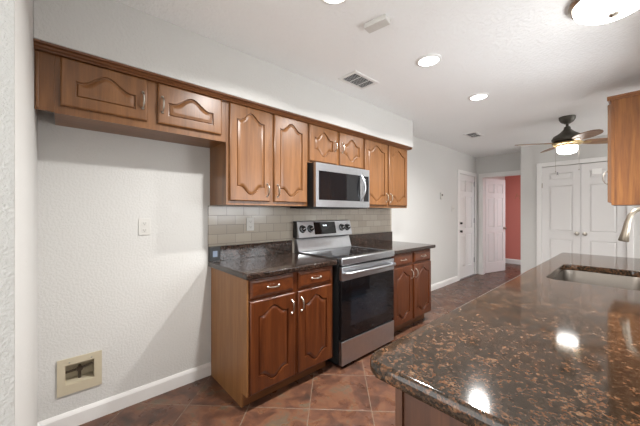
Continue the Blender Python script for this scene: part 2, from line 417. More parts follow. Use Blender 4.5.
# ------------------------------------------------------------------ doors
def panel_door_bm(w, h, t, panels):
    """x 0..w, y 0..t, z 0..h with recessed, raised-field panels on both faces"""
    bm = bmesh.new(); r = 0.013
    box(bm, 0.001, w-0.001, r, t-r, 0.001, h-0.001)
    for y0, y1, s in ((0, r, 1), (t-r, t, -1)):
        holed(bm, 'Y', y0, y1, 0, w, 0, h, [(p[0], p[1], p[2], p[3]) for p in panels])
        for a, b, c, d in panels:
            yb = r if s == 1 else t-r; yf = 0.0015 if s == 1 else t-0.0015
            o1 = [(a+.006, c+.006), (b-.006, c+.006), (b-.006, d-.006), (a+.006, d-.006)]
            m_ = 0.028
            o2 = [(a+m_, c+m_), (b-m_, c+m_), (b-m_, d-m_), (a+m_, d-m_)]
            V1 = [bm.verts.new((x, yb, z)) for x, z in o1]; V2 = [bm.verts.new((x, yf, z)) for x, z in o2]
            for i in range(4): bm.faces.new((V1[i], V1[(i+1) % 4], V2[(i+1) % 4], V2[i]))
            bm.faces.new(V2)
    return bm
def sixpanel(w, h):
    s = 0.11*w/0.8; mid = w/2; g = 0.05*w/0.8
    rows = [(0.22, 0.86), (0.98, 1.62), (1.72, h-0.11)]
    return [(a, b, c, d) for c, d in rows for a, b in ((s, mid-g), (mid+g, w-s))]
def threepanel(w, h):
    return [(0.095, w-0.095, c, d) for c, d in ((0.22, 0.86), (0.99, 1.75), (1.84, h-0.11))]
def knob_bm(R=0.026, L=0.055):
    bm = bmesh.new()
    lathe(bm, [(0, 0), (0.03, 0), (0.03, 0.005), (0.012, 0.009), (0.010, 0.02), (R*0.8, 0.026), (R, 0.038), (R*0.85, 0.050), (0, L)], 20)
    return bm
def place(o, loc, rot=(0, 0, 0)):
    o.location = loc; o.rotation_euler = rot; return o
def door(name, w, h, t, panels, loc, rotz, mat='white'):
    o = struct(name, panel_door_bm(w, h, t, panels), mat)
    return place(o, loc, (0, 0, rotz))
# door_1: closed outside door in the left wall; face toward +x
d1 = door('door_1', 0.79, 2.055, 0.04, sixpanel(0.79, 2.055), (-0.012, 5.735, 0.012), PI/2)
# its local: x along +y, y toward -x ; front face is y=0 facing +x
def knob(parent, x, z, mat, side=-1, t=0.04, name='door_knob', R=0.026, L=0.055):
    bm = knob_bm(R, L)
    bmesh.ops.transform(bm, matrix=Matrix.Rotation(PI/2 if side == -1 else -PI/2, 4, 'X'), verts=bm.verts)
    bmesh.ops.translate(bm, verts=bm.verts, vec=(x, 0 if side == -1 else t, z))
    return obj(name, bm, mat, parent, smooth=True)
k = knob(d1, 0.06, 0.93, 'knobblack'); k['label'] = 'black door knob'
k = knob(d1, 0.055, 1.09, 'knobblack', name='deadbolt', R=0.024, L=0.03); k['label'] = 'black deadbolt'
for hz in (0.25, 1.08, 1.85):
    obj('hinge', B(0.775, 0.7995, -0.012, 0.004, hz, hz+0.10, bev=0.002), 'steel_dark', d1)
struct('trim_4', B(-0.09, 0.03, 5.732, 6.528, 0.0, 0.011, bev=0.003), 'steel_dark')
# door_2: open door leading to the coral room, hinged on the left jamb
ang = math.radians(75)
d2 = door('door_2', 0.715, 2.03, 0.035, sixpanel(0.715, 2.03), (0.136, 6.748, 0.012), ang)
knob(d2, 0.66, 0.95, 'nickel', -1, 0.035); knob(d2, 0.66, 0.95, 'nickel', 1, 0.035)
for hz in (0.22, 0.98, 1.78):
    obj('hinge', B(-0.008, 0.012, 0.036, 0.046, hz, hz+0.09, bev=0.002), 'steel_dark', d2)
# closet double doors (door_3, door_4)
d3 = door('door_3', 0.496, 2.07, 0.035, threepanel(0.496, 2.07), (1.217, 6.145, 0.012), 0)
d4 = door('door_4', 0.496, 2.07, 0.035, threepanel(0.496, 2.07), (1.717, 6.145, 0.012), 0)
knob(d3, 0.496-0.045, 0.96, 'nickel', -1); knob(d4, 0.045, 0.96, 'nickel', -1)
for hz in (0.30, 1.72):
    obj('hinge', B(-0.002, 0.010, -0.008, 0.0, hz, hz+0.08), 'nickel', d3)
    obj('hinge', B(0.486, 0.498, -0.008, 0.0, hz, hz+0.08), 'nickel', d4)
bm = bmesh.new()
tube(bm, [(1.418, 6.135, 1.93), (1.428, 6.125, 1.975), (1.438, 6.135, 1.93)], 0.004, 6)
box(bm, 1.422, 1.434, 6.138, 6.143, 1.94, 1.985)
tag(obj('coat_hook', bm, 'steel_dark', origin=(1.428, 6.143, 1.93)), 'tiny metal hook on the left closet door top panel', 'hook')

# ------------------------------------------------------------------ cabinet doors
def bump_curve(t, flat=0.82):
    t = abs(t)
    return 0.5*(1+math.cos(PI*t/flat)) if t < flat else 0.0
def cabinet_door_bm(w, h, arch, double, t=0.02, margin=0.055, nseg=18):
    """local: x 0..w, z 0..h, back at y=0, front at y=-t"""
    bm = bmesh.new()
    hw = w/2; cx = w/2
    def outer(d):
        pts = []
        # same vertex order as the arch loop: bottom (left->right) then top (right->left)
        for i in range(nseg+1): pts.append((d+(w-2*d)*i/nseg, d))
        for i in range(nseg+1): pts.append((w-d-(w-2*d)*i/nseg, h-d))
        return pts
    mx = margin; mtop = margin*0.8; mbot = margin*0.8
    def loop(d):
        pts = []; iw = hw-mx-d
        zb = mbot+(arch if double else 0.008)+d; zt = h-mtop-arch-d
        for i in range(nseg+1):
            s = -1+2*i/nseg; pts.append((cx+s*iw, zb-(arch*bump_curve(s) if double else 0)))
        for i in range(nseg+1):
            s = 1-2*i/nseg; pts.append((cx+s*iw, zt+arch*bump_curve(s)))
        return pts
    rings = [(outer(0), 0.0), (outer(0), -t+0.006), (outer(0.003), -t+0.002), (outer(0.008), -t),
             (loop(0), -t), (loop(0.002), -t+0.011), (loop(0.0065), -t+0.012), (loop(0.011), -t+0.0055), (loop(0.026), -t+0.0015), (loop(0.029), -t+0.001)]
    V = [[bm.verts.new((x, y, z)) for x, z in r] for r, y in rings]
    n = len(V[0])
    for a, b in zip(V, V[1:]):
        for i in range(n):
            j = (i+1) % n
            try: bm.faces.new((a[i], a[j], b[j], b[i]))
            except ValueError: pass
    # centre field as strips
    c = V[-1]
    for i in range(nseg):
        bm.faces.new((c[i], c[i+1], c[2*nseg+1-i-1], c[2*nseg+1-i]))
    o = V[0]
    bm.faces.new(o[::-1])
    bmesh.ops.remove_doubles(bm, verts=bm.verts, dist=1e-6)
    return bm
def drawer_bm(w, h, t=0.02):
    bm = bmesh.new()
    def R(d): return [(d, d), (w-d, d), (w-d, h-d), (d, h-d)]
    rings = [(R(0), 0), (R(0), -t*0.55), (R(0.006), -t*0.7), (R(0.018), -t), (R(0.03), -t)]
    V = [[bm.verts.new((x, y, z)) for x, z in r] for r, y in rings]
    for a, b in zip(V, V[1:]):
        for i in range(4): bm.faces.new((a[i], a[(i+1) % 4], b[(i+1) % 4], b[i]))
    bm.faces.new(V[-1]); bm.faces.new(V[0][::-1])
    return bm
def pull_bm(L=0.095, horiz=False):
    """bow pull, local: along z (or x), projecting toward -y"""
    bm = bmesh.new(); pts = []; rad = []
    n = 14
    for i in range(n+1):
        s = -1+2*i/n
        pts.append((0, -0.006-0.024*(1-s*s)**0.6, s*L/2)); rad.append(0.0035+0.0022*(1-abs(s))+0.002*math.exp(-((abs(s)-0.5)/0.12)**2))
    tube(bm, pts, rad, 8)
    for s in (-1, 1):
        lathe(bm, [(0, 0), (0.0085, 0.0), (0.0085, 0.004), (0.005, 0.008), (0, 0.0085)], 12,
              Matrix.Translation((0, 0, s*L/2)) @ Matrix.Rotation(PI/2, 4, 'X'))
    if horiz: bmesh.ops.transform(bm, matrix=Matrix.Rotation(PI/2, 4, 'Y'), verts=bm.verts)
    return bm
FACE_PX = PI/2     # rotates local -y front to face +x ; local x runs along +y
FACE_NX = -PI/2    # faces -x ; local x runs along -y

def cab_door(parent, y0, y1, z0, z1, x, arch, double, mat, hy=None, hz=None, base=(0, 0, 0), margin=0.055):
    w = y1-y0; h = z1-z0
    o = obj('door', cabinet_door_bm(w, h, arch, double, margin=margin), mat, parent, smooth=True)
    place(o, (x-base[0], y0-base[1], z0-base[2]), (0, 0, FACE_PX))
    if hy is not None:
        hd = obj('handle', pull_bm(), 'nickel', o, smooth=True)
        hd.location = (hy-y0, -0.02, hz-z0)
    return o
def cab_drawer(parent, y0, y1, z0, z1, x, mat, base):
    o = obj('drawer', drawer_bm(y1-y0, z1-z0), mat, parent)
    place(o, (x-base[0], y0-base[1], z0-base[2]), (0, 0, FACE_PX))
    hd = obj('handle', pull_bm(0.09, True), 'nickel', o, smooth=True)
    hd.location = ((y1-y0)/2, -0.02, (z1-z0)/2)
    return o

XF = 0.305
def upper(name, label, y0, y1, z0, z1, doors, filler=None, dz=0.0):
    base = (0.0, y0, z0); t = thing(name, label, 'cabinet', base)
    bm = bmesh.new()
    # box: two sides, top, bottom, back ; face frame
    box(bm, 0.001, XF-0.019, y0, y0+0.016, z0, z1); box(bm, 0.001, XF-0.019, y1-0.016, y1, z0, z1)
    box(bm, 0.001, XF-0.019, y0+0.016, y1-0.016, z0, z0+0.016); box(bm, 0.001, XF-0.019, y0+0.016, y1-0.016, z1-0.016, z1)
    box(bm, 0.001, 0.010, y0+0.016, y1-0.016, z0+0.016, z1-0.016)
    obj('body', bm, 'oak_h' if z0 > 1.6 else 'oak', t, origin=None); t.children[-1].location = (-base[0], -base[1], -base[2]) if False else (0, 0, 0)
    o = t.children[-1]; o.data.transform(Matrix.Translation((-base[0], -base[1], -base[2])))
    hs = [(d[0]+0.012, d[1]-0.012, d[2]+0.012, d[3]-0.012) for d in doors]
    f = obj('face_frame', H('X', XF-0.019, XF, y0, y1, z0-dz, z1, hs), 'oak', t)
    f.data.transform(Matrix.Translation((-base[0], -base[1], -base[2])))
    for d in doors:
        cab_door(t, d[0], d[1], d[2], d[3], XF, d[4], d[5], 'oak', d[6], d[7], base, d[8] if len(d) > 8 else 0.055)
    return t
upper('wall_cabinet', 'short wooden wall cabinet over the empty refrigerator alcove, with two wide arched doors',
      -0.020, 0.899, 1.830, 2.149,
      [(0.003, 0.396, 1.867, 2.117, 0.062, False, 0.372, 1.985, 0.06), (0.453, 0.862, 1.867, 2.117, 0.062, False, 0.478, 1.985, 0.06)], dz=0.006)
t = upper('wall_cabinet', 'tall two-door wooden wall cabinet above the left countertop and its outlet',
      0.901, 1.670, 1.368, 2.149,
      [(0.922, 1.268, 1.398, 2.117, 0.062, True, 1.238, 1.49), (1.307, 1.655, 1.398, 2.117, 0.062, True, 1.337, 1.49)])
upper('wall_cabinet', 'small wooden wall cabinet with two short doors directly above the microwave',
      1.672, 2.456, 1.768, 2.149,
      [(1.684, 2.040, 1.785, 2.117, 0.065, True, 2.008, 1.96, 0.06), (2.078, 2.440, 1.785, 2.117, 0.065, True, 2.110, 1.96, 0.06)])
upper('wall_cabinet', 'tall two-door wooden wall cabinet right of the microwave, at the end of the run',
      2.458, 3.350, 1.368, 2.149,
      [(2.476, 2.896, 1.395, 2.117, 0.062, True, 2.868, 1.485), (2.926, 3.332, 1.395, 2.117, 0.062, True, 2.954, 1.485)])
# filler between the first cabinet and the wing wall
bm = bmesh.new(); box(bm, XF-0.019, XF, -0.0935, -0.0205, 1.830, 2.149); box(bm, XF, XF+0.008, -0.088, -0.078, 1.835, 2.115, bev=0.002)
tag(obj('filler_strip', bm, 'oak', origin=(XF, -0.09, 1.83)), 'narrow wooden filler strip between the alcove cabinet and the left wall', 'filler strip')
bm = bmesh.new()
extrude_profile(bm, [(XF+0.0005, 2.120), (XF+0.026, 2.120), (XF+0.030, 2.126), (XF+0.040, 2.130), (XF+0.046, 2.138), (XF+0.066, 2.140), (XF+0.070, 2.148), (XF+0.0005, 2.148)], 'Y', -0.0935, 3.352)
extrude_profile(bm, [(3.3505, 2.120), (3.360, 2.120), (3.366, 2.130), (3.372, 2.140), (3.374, 2.148), (3.3505, 2.148)], 'X', 0.002, XF+0.066)
tag(obj('crown_molding', bm, 'oak_dark', origin=(XF, 0, 2.12)), 'long dark wooden molding along the top of the left wall cabinets', 'molding')

# ------------------------------------------------------------------ base cabinets on the left wall
def base_cabinet(label, y0, y1, drawers, doors, near_panel):
    base = (0.0, y0, 0.0); t = thing('base_cabinet', label, 'cabinet', base); T = Matrix.Translation((-base[0], -base[1], -base[2]))
    XB = 0.61
    bm = bmesh.new(); box(bm, 0.017, XB-0.02, y0+0.014, y1-0.001, 0.10, 0.874)
    o = obj('body', bm, 'base_wood', t); o.data.transform(T)
    hs = []
    for d in drawers+doors: hs.append((d[0]+0.012, d[1]-0.012, d[2]+0.012, d[3]-0.012))
    o = obj('face_frame', H('X', XB-0.0195, XB, y0+0.013, y1, 0.10, 0.874, hs), 'base_wood', t); o.data.transform(T)
    bm = bmesh.new(); box(bm, 0.10, XB-0.075, y0+0.014, y1-0.01, 0.0, 0.0995)
    o = obj('toe_kick', bm, 'oak_dark', t); o.data.transform(T)
    # side panel with toe notch
    bm = bmesh.new()
    extrude_profile(bm, [(0.017, 0.0), (XB-0.07, 0.0), (XB-0.07, 0.10), (XB, 0.10), (XB, 0.874), (0.017, 0.874)], 'Y', y0, y0+0.0125)
    o = obj('side_panel', bm, near_panel, t); o.data.transform(T)
    if near_panel == 'side_oak': o['label'] = 'lighter unstained side panel'
    for d in drawers: cab_drawer(t, d[0], d[1], d[2], d[3], XB, 'base_wood_h', base)
    for d in doors: cab_door(t, d[0], d[1], d[2], d[3], XB, 0.055, True, 'base_wood', d[4], d[5], base, 0.06)
    return t
base_cabinet('reddish wooden base cabinet left of the range, with light unfinished side panel', 0.905, 1.690,
             [(0.922, 1.276, 0.742, 0.862), (1.322, 1.665, 0.742, 0.862)],
             [(0.922, 1.285, 0.112, 0.722, 1.255, 0.625), (1.318, 1.668, 0.112, 0.722, 1.345, 0.625)], 'side_oak')
base_cabinet('reddish wooden base cabinet right of the range, at the end of the run', 2.535, 3.380,
             [(2.560, 2.925, 0.742, 0.862), (2.975, 3.362, 0.742, 0.862)],
             [(2.560, 2.935, 0.112, 0.722, 2.905, 0.625), (2.970, 3.365, 0.112, 0.722, 3.0, 0.625)], 'base_wood')
def countertop_left(label, y0, y1, sy0, sy1, zs):
    base = (0, y0, 0.875); t = thing('countertop', label, 'countertop', base); T = Matrix.Translation((0, -y0, -0.875))
    o = obj('slab', B(0.002, 0.648, y0, y1, 0.875, 0.914, bev=0.008, seg=3), 'granite_dark', t, smooth=True); o.data.transform(T)
    o = obj('splash_strip', B(0.002, 0.024, sy0, sy1, 0.9145, zs, bev=0.002), 'granite_dark', t); o.data.transform(T)
    return t
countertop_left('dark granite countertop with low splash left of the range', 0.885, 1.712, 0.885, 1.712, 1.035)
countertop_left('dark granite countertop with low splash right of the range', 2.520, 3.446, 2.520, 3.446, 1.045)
# backsplash tile
bm = bmesh.new(); box(bm, 0.001, 0.009, 0.885, 1.7125, 1.0355, 1.367); box(bm, 0.001, 0.009, 1.7125, 2.5195, 0.90, 1.367); box(bm, 0.001, 0.009, 2.5195, 3.446, 1.0455, 1.367)
tag(obj('tile_backsplash', bm, 'subway', origin=(0, 0.885, 0.9)), 'grey-beige subway tile backsplash between the left counters and wall cabinets', 'backsplash')

# ------------------------------------------------------------------ range
RY0, RY1 = 1.733, 2.500
rt = thing('kitchen_range', 'freestanding stainless steel electric range with black glass cooktop and oven door', 'stove', (0.0, RY0, 0.0))
def rp(name, bm, mat, parent=None, smooth=False):
    o = obj(name, bm, mat, parent or rt, smooth=smooth)
    o.data.transform(Matrix.Translation((0, -RY0, 0))); return o
bm = bmesh.new(); box(bm, 0.03, 0.635, RY0, RY1, 0.03, 0.895); box(bm, 0.08, 0.58, RY0+0.03, RY1-0.03, 0.0, 0.03)
rp('body', bm, 'black')
bm = bmesh.new(); box(bm, 0.10, 0.655, RY0+0.006, RY1-0.006, 0.8955, 0.922, bev=0.003)
ct = rp('cooktop', bm, 'blackglass', smooth=True)
for (x, y, r) in ((0.50, RY0+0.2, 0.10), (0.50, RY1-0.19, 0.115), (0.25, RY0+0.2, 0.075), (0.25, RY1-0.19, 0.085)):
    bm = bmesh.new(); lathe(bm, [(r, 0.9222), (r, 0.9226), (r-0.003, 0.9226), (r-0.003, 0.9222)], 36, Matrix.Translation((x, y, 0)))
    rp('burner_ring', bm, 'steel_dark', ct)
bm = bmesh.new(); box(bm, 0.636, 0.682, RY0, RY1, 0.868, 0.928, bev=0.008, seg=3); rp('front_rail', bm, 'steel', smooth=True)
rp('side_trim', B(0.10, 0.636, RY0, RY0+0.0055, 0.896, 0.925), 'steel'); rp('side_trim', B(0.10, 0.636, RY1-0.0055, RY1, 0.896, 0.925), 'steel')
# back guard
bm = bmesh.new(); extrude_profile(bm, [(0.03, 0.8955), (0.099, 0.8955), (0.099, 0.93), (0.062, 1.045), (0.03, 1.045)], 'Y', RY0, RY1); rp('back_guard', bm, 'steel')
bm = bmesh.new(); extrude_profile(bm, [(0.026, 1.045), (0.058, 1.045), (0.058, 1.058), (0.026, 1.058)], 'Y', RY0+0.01, RY1-0.01); rp('back_gap', bm, 'black')
bm = bmesh.new()
x0, z0, x1, z1 = 0.108, 1.062, 0.076, 1.218
extrude_profile(bm, [(0.022, 1.0585), (0.104, 1.0585), (x0, z0), (x1, z1), (x1-0.008, z1+0.007), (0.022, z1+0.007)], 'Y', RY0-0.004, RY1+0.004)
con = rp('control_panel', bm, 'steel')
rp('end_cap', B(0.02, 0.075, RY0-0.007, RY0-0.0045, 1.06, 1.222), 'black', con); rp('end_cap', B(0.02, 0.075, RY1+0.0045, RY1+0.007, 1.06, 1.222), 'black', con)
sl = math.atan2(x0-x1, z1-z0)
def on_panel(y, z, out=0.0):
    f = (z-z0)/(z1-z0); n = Vector((math.cos(sl), 0, math.sin(sl)))
    return Vector((x0+(x1-x0)*f, y, z))+n*out
Rp = Matrix.Rotation(PI/2-sl, 4, 'Y')
for y in (1.785, 1.885, 2.345, 2.435):
    p = on_panel(y, 1.145)
    bm = bmesh.new(); lathe(bm, [(0, 0), (0.038, 0.0), (0.038, 0.006), (0.029, 0.010), (0.026, 0.032), (0.023, 0.035), (0, 0.035)], 24, Matrix.Translation(p) @ Rp)
    kn = rp('knob', bm, 'knobblack', smooth=True)
    bm = bmesh.new(); lathe(bm, [(0.031, 0.0102), (0.031, 0.012), (0.0275, 0.024), (0.0265, 0.0102)], 24, Matrix.Translation(p) @ Rp); rp('knob_ring', bm, 'steel', kn, smooth=True)
    bm = bmesh.new(); box(bm, -0.003, 0.003, -0.018, 0.018, 0.0352, 0.040); bmesh.ops.transform(bm, matrix=Matrix.Translation(p) @ Rp @ Matrix.Rotation(0.4, 4, 'Z'), verts=bm.verts); rp('knob_pointer', bm, 'steel', kn)
bm = bmesh.new()
box(bm, -0.066, 0.062, -0.155, 0.155, 0.0005, 0.003, bev=0.001)
bmesh.ops.transform(bm, matrix=Matrix.Translation(on_panel(2.095, 1.145)) @ Rp, verts=bm.verts)
disp = rp('display', bm, 'blackglass')
bm = bmesh.new()
for i, (a, b) in enumerate(((-0.03, -0.022), (-0.016, -0.008), (0.0, 0.008), (0.014, 0.022))): box(bm, -0.036, -0.022, a, b, 0.0031, 0.0035)
bmesh.ops.transform(bm, matrix=Matrix.Translation(on_panel(2.095, 1.145)) @ Rp, verts=bm.verts)
rp('clock_digits', bm, 'display', disp)
# oven door
bm = bmesh.new(); box(bm, 0.640, 0.672, RY0+0.003, RY1-0.003, 0.240, 0.738, bev=0.003)
od = rp('oven_door', bm, 'blackglass', smooth=True)
bm = bmesh.new(); box(bm, 0.6722, 0.6732, RY0+0.12, RY1-0.12, 0.34, 0.64); rp('oven_window', bm, 'window_glass_dark', od)
bm = bmesh.new(); box(bm, 0.640, 0.678, RY0+0.003, RY1-0.003, 0.739, 0.852, bev=0.004); rp('door_rail', bm, 'steel', od, smooth=True)
bm = bmesh.new()
pts = [(0.679, RY0+0.03, 0.800), (0.705, RY0+0.034, 0.802), (0.722, RY0+0.06, 0.803)]+[(0.725+0.006*math.sin(PI*i/10), RY0+0.09+(RY1-RY0-0.18)*i/10, 0.804) for i in range(11)]+[(0.722, RY1-0.06, 0.803), (0.705, RY1-0.034, 0.802), (0.679, RY1-0.03, 0.800)]
tube(bm, pts, 0.013, 12)
rp('handle', bm, 'steel', od, smooth=True)
bm = bmesh.new(); box(bm, 0.637, 0.676, RY0+0.003, RY1-0.003, 0.030, 0.228, bev=0.004); rp('storage_drawer', bm, 'steel', smooth=True)

# ------------------------------------------------------------------ microwave
MY0, MY1 = 1.690, 2.450; MZ0, MZ1 = 1.352, 1.762
mt = thing('microwave', 'stainless steel over-the-range microwave with dark window and curved handle', 'microwave', (0, MY0, MZ0))
def mp_(name, bm, mat, parent=None, smooth=False):
    o = obj(name, bm, mat, parent or mt, smooth=smooth); o.data.transform(Matrix.Translation((0, -MY0, -MZ0))); return o
bm = bmesh.new(); box(bm, 0.012, 0.370, MY0, MY1, MZ0, MZ1); mp_('body', bm, 'black')
bm = bmesh.new(); holed(bm, 'X', 0.371, 0.402, MY0, MY1-0.115, MZ0+0.01, MZ1-0.002, [(MY0+0.035, MY1-0.150, 1.425, 1.690)])
md = mp_('door', bm, 'steel')
bm = bmesh.new(); box(bm, 0.378, 0.397, MY0+0.0355, MY1-0.1505, 1.4255, 1.6895); mp_('door_window', bm, 'blackglass', md)
bm = bmesh.new(); holed(bm, 'X', 0.371, 0.402, MY1-0.113, MY1, MZ0+0.01, MZ1-0.002, [(MY1-0.095, MY1-0.012, 1.425, 1.690)])
mc = mp_('control_panel', bm, 'steel')
bm = bmesh.new(); box(bm, 0.378, 0.400, MY1-0.0945, MY1-0.0125, 1.4255, 1.6895); mp_('keypad', bm, 'blackglass', mc)
bm = bmesh.new()
pts = [(0.403, MY1-0.140, 1.435)]+[(0.405+0.045*math.sin(PI*i/14), MY1-0.140+0.012*math.sin(PI*i/14), 1.432+0.27*i/14) for i in range(15)]+[(0.403, MY1-0.140, 1.702)]
tube(bm, pts, 0.011, 12); mp_('handle', bm, 'steel', md, smooth=True)
bm = bmesh.new()
for i in range(9): box(bm, 0.05+i*0.03, 0.062+i*0.03, MY0+0.05, MY1-0.05, MZ0-0.004, MZ0-0.0002)
mp_('vent_grille', bm, 'black')

# ------------------------------------------------------------------ outlets, switches, small wall items
def outlet(label, y, z, x=0.0, w=0.072, h=0.115, mat='plastic', name='wall_outlet', kind='outlet', group=None):
    t = thing(name, label, 'outlet', (x, y, z), 0, group)
    obj('cover_plate', B(0.0005, 0.006, -w/2, w/2, -h/2, h/2, bev=0.002), mat, t, smooth=True)
    for dz in (-0.024, 0.024):
        s = obj('socket', B(0.0061, 0.008, -0.016, 0.016, dz-0.014, dz+0.014, bev=0.0008), mat, t)
        bm = bmesh.new(); box(bm, 0.0081, 0.0085, -0.008, -0.0055, dz-0.003, dz+0.007); box(bm, 0.0081, 0.0085, 0.0055, 0.008, dz-0.003, dz+0.007); box(bm, 0.0081, 0.0085, -0.0025, 0.0025, dz-0.011, dz-0.006)
        obj('slots', bm, 'socket', s)
    return t
outlet('white wall outlet low on the bare wall of the refrigerator alcove', 0.441, 1.210)
outlet('white wall outlet set in the tile backsplash above the left counter', 1.256, 1.207, 0.009)
t = thing('wall_outlet', 'small dark outlet with pale blue face on the granite splash at its left end', 'outlet', (0.024, 0.932, 0.975))
obj('cover_plate', B(0.0003, 0.005, -0.046, 0.046, -0.055, 0.055, bev=0.002), 'black', t)
obj('socket', B(0.0052, 0.009, -0.019, 0.019, -0.024, 0.024, bev=0.002), 'bluegrey', t)
t = thing('light_switch', 'white light switch plate on the hall wall left of the closed door', 'switch', (0.0, 5.46, 1.385))
obj('cover_plate', B(0.0005, 0.007, -0.06, 0.06, -0.06, 0.06, bev=0.002), 'plastic', t, smooth=True)
for dy in (-0.023, 0.023): obj('toggle', B(0.0072, 0.016, dy-0.005, dy+0.005, -0.012, 0.012, bev=0.002), 'plastic', t)
t = thing('thermostat', 'small white wall thermostat high on the hall wall, nearer the kitchen', 'thermostat', (0.0, 4.97, 1.60))
obj('housing', B(0.0005, 0.025, -0.045, 0.045, -0.06, 0.06, bev=0.004), 'plastic', t, smooth=True)
obj('screen', B(0.0252, 0.0258, -0.025, 0.025, 0.0, 0.035), 'socket', t)

# refrigerator water box, recessed in the wall
wb = thing('water_supply_box', 'recessed ivory water supply box low in the refrigerator alcove wall', 'supply box', (0.0, 0.094, 0.262))
def wp(name, bm, mat, parent=None, smooth=False):
    o = obj(name, bm, mat, parent or wb, smooth=smooth); o.data.transform(Matrix.Translation((0, -0.094, -0.262))); return o
y0, y1, z0_, z1_ = 0.023, 0.165, 0.265, 0.385
bm = bmesh.new(); holed(bm, 'X', 0.0008, 0.009, -0.012, 0.202, 0.208, 0.424, [(y0+.001, y1-.001, z0_+.001, z1_-.001)]); wp('face_plate', bm, 'ivory')
bm = bmesh.new()
box(bm, -0.085, -0.080, y0, y1, z0_, z1_); box(bm, -0.08, 0.0005, y0, y0+0.003, z0_, z1_); box(bm, -0.08, 0.0005, y1-0.003, y1, z0_, z1_)
box(bm, -0.08, 0.0005, y0+0.003, y1-0.003, z0_, z0_+0.003); box(bm, -0.08, 0.0005, y0+0.003, y1-0.003, z1_-0.003, z1_)
wp('recessed_tray', bm, 'ivory')
bm = bmesh.new(); tube(bm, [(-0.045, y0+0.004, 0.322), (-0.045, 0.085, 0.326), (-0.04, 0.10, 0.330), (-0.045, y1-0.004, 0.338)], 0.007, 8); tube(bm, [(-0.045, 0.094, 0.269), (-0.045, 0.094, 0.35)], 0.008, 8); wp('pipe', bm, 'brass_dull', smooth=True)
bm = bmesh.new(); lathe(bm, [(0, 0), (0.016, 0), (0.018, 0.006), (0.016, 0.014), (0, 0.016)], 14, Matrix.Translation((-0.037, 0.094, 0.332)) @ Matrix.Rotation(PI/2, 4, 'Y')); wp('valve', bm, 'brass_dull', smooth=True)
for y in (0.045, 0.15):
    bm = bmesh.new(); lathe(bm, [(0, 0), (0.004, 0), (0.003, 0.002), (0, 0.0025)], 10, Matrix.Translation((0.0092, y, 0.398)) @ Matrix.Rotation(PI/2, 4, 'Y')); wp('screw', bm, 'steel_dark')

# ------------------------------------------------------------------ island / peninsula
IX0, IX1, IY0, IY1 = 1.812, 2.488, 0.615, 3.72
SX0, SX1, SY0, SY1 = 1.942, 2.365, 2.175, 2.90
def rrect(x0, x1, y0, y1, r, n=8, rs=None):
    rs = rs or [r]*4
    P = []
    for (cx, cy, a, rr) in ((x1-rs[0], y1-rs[0], 0, rs[0]), (x0+rs[1], y1-rs[1], PI/2, rs[1]), (x0+rs[2], y0+rs[2], PI, rs[2]), (x1-rs[3], y0+rs[3], 1.5*PI, rs[3])):
        for i in range(n+1):
            t = a+PI/2*i/n; P.append((cx+rr*math.cos(t), cy+rr*math.sin(t)))
    return P
def slab_bm():
    bm = bmesh.new(); zt, zb = 0.914, 0.872; e = 0.012
    prof = [(e, zt), (e*0.45, zt-0.0018), (0.0015, zt-0.007), (0, zt-0.014), (0, zb+0.012), (0.003, zb+0.003), (0.010, zb)]
    def O(d): return rrect(IX0+d, IX1-0.001, IY0+d, IY1-d, 0.001, 8, [0.012, 0.03, 0.06-d*0.8, 0.012])
    V = [[bm.verts.new((x, y, z)) for x, y in O(d)] for d, z in prof]
    n = len(V[0])
    for a, b in zip(V, V[1:]):
        for i in range(n): bm.faces.new((a[i], a[(i+1) % n], b[(i+1) % n], b[i]))
    hp = [(0.004, zt), (0.001, zt-0.002), (0.0, zt-0.005), (0.0, zb)]
    Hh = [[bm.verts.new((x, y, z)) for x, y in rrect(SX0-d, SX1+d, SY0-d, SY1+d, 0.07+d)] for d, z in hp]
    for a, b in zip(Hh, Hh[1:]):
        for i in range(n): bm.faces.new((a[(i+1) % n], a[i], b[i], b[(i+1) % n]))
    for ring, hole in ((V[0], Hh[0]), (V[-1], Hh[-1])):
        es = []
        for R_ in (ring, hole):
            for i in range(n): es.append(bm.edges.get((R_[i], R_[(i+1) % n])) or bm.edges.new((R_[i], R_[(i+1) % n])))
        bmesh.ops.triangle_fill(bm, use_beauty=True, use_dissolve=False, edges=es)
    return bm
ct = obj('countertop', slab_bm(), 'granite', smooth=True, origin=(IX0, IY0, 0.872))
tag(ct, 'large polished brown granite peninsula countertop with sink cutout in the foreground', 'countertop')
# peninsula base cabinet, faces the aisle (-x)
pb = (1.886, 0.668, 0.0)
pc = thing('base_cabinet', 'brown wooden peninsula cabinet under the foreground granite countertop', 'cabinet', pb)
def pp(name, bm, mat, parent=None): 
    o = obj(name, bm, mat, parent or pc); o.data.transform(Matrix.Translation([-c for c in pb])); return o
bm = bmesh.new(); holed(bm, 'Z', 0.10, 0.66, 1.907, 2.485, 0.69, 3.66, []) ; box(bm, 1.907, 2.485, 0.69, 2.12, 0.66, 0.871); box(bm, 1.907, 2.485, 2.95, 3.66, 0.66, 0.871)
pp('body', bm, 'base_wood')
bm = bmesh.new(); holed(bm, 'X', 1.886, 1.9065, 0.668, 3.66, 0.10, 0.871, [(0.72+0.73*i+0.01, 0.72+0.73*i+0.67, z0, z1) for i in range(4) for z0, z1 in ((0.13, 0.70), (0.75, 0.85))]); pp('face_frame', bm, 'walnut')
pp('side_panel', B(1.907, 2.485, 0.676, 0.689, 0.0, 0.871, bev=0.001), 'walnut')
pp('toe_kick', B(1.965, 2.485, 0.69, 3.66, 0.0, 0.0995), 'oak_dark')
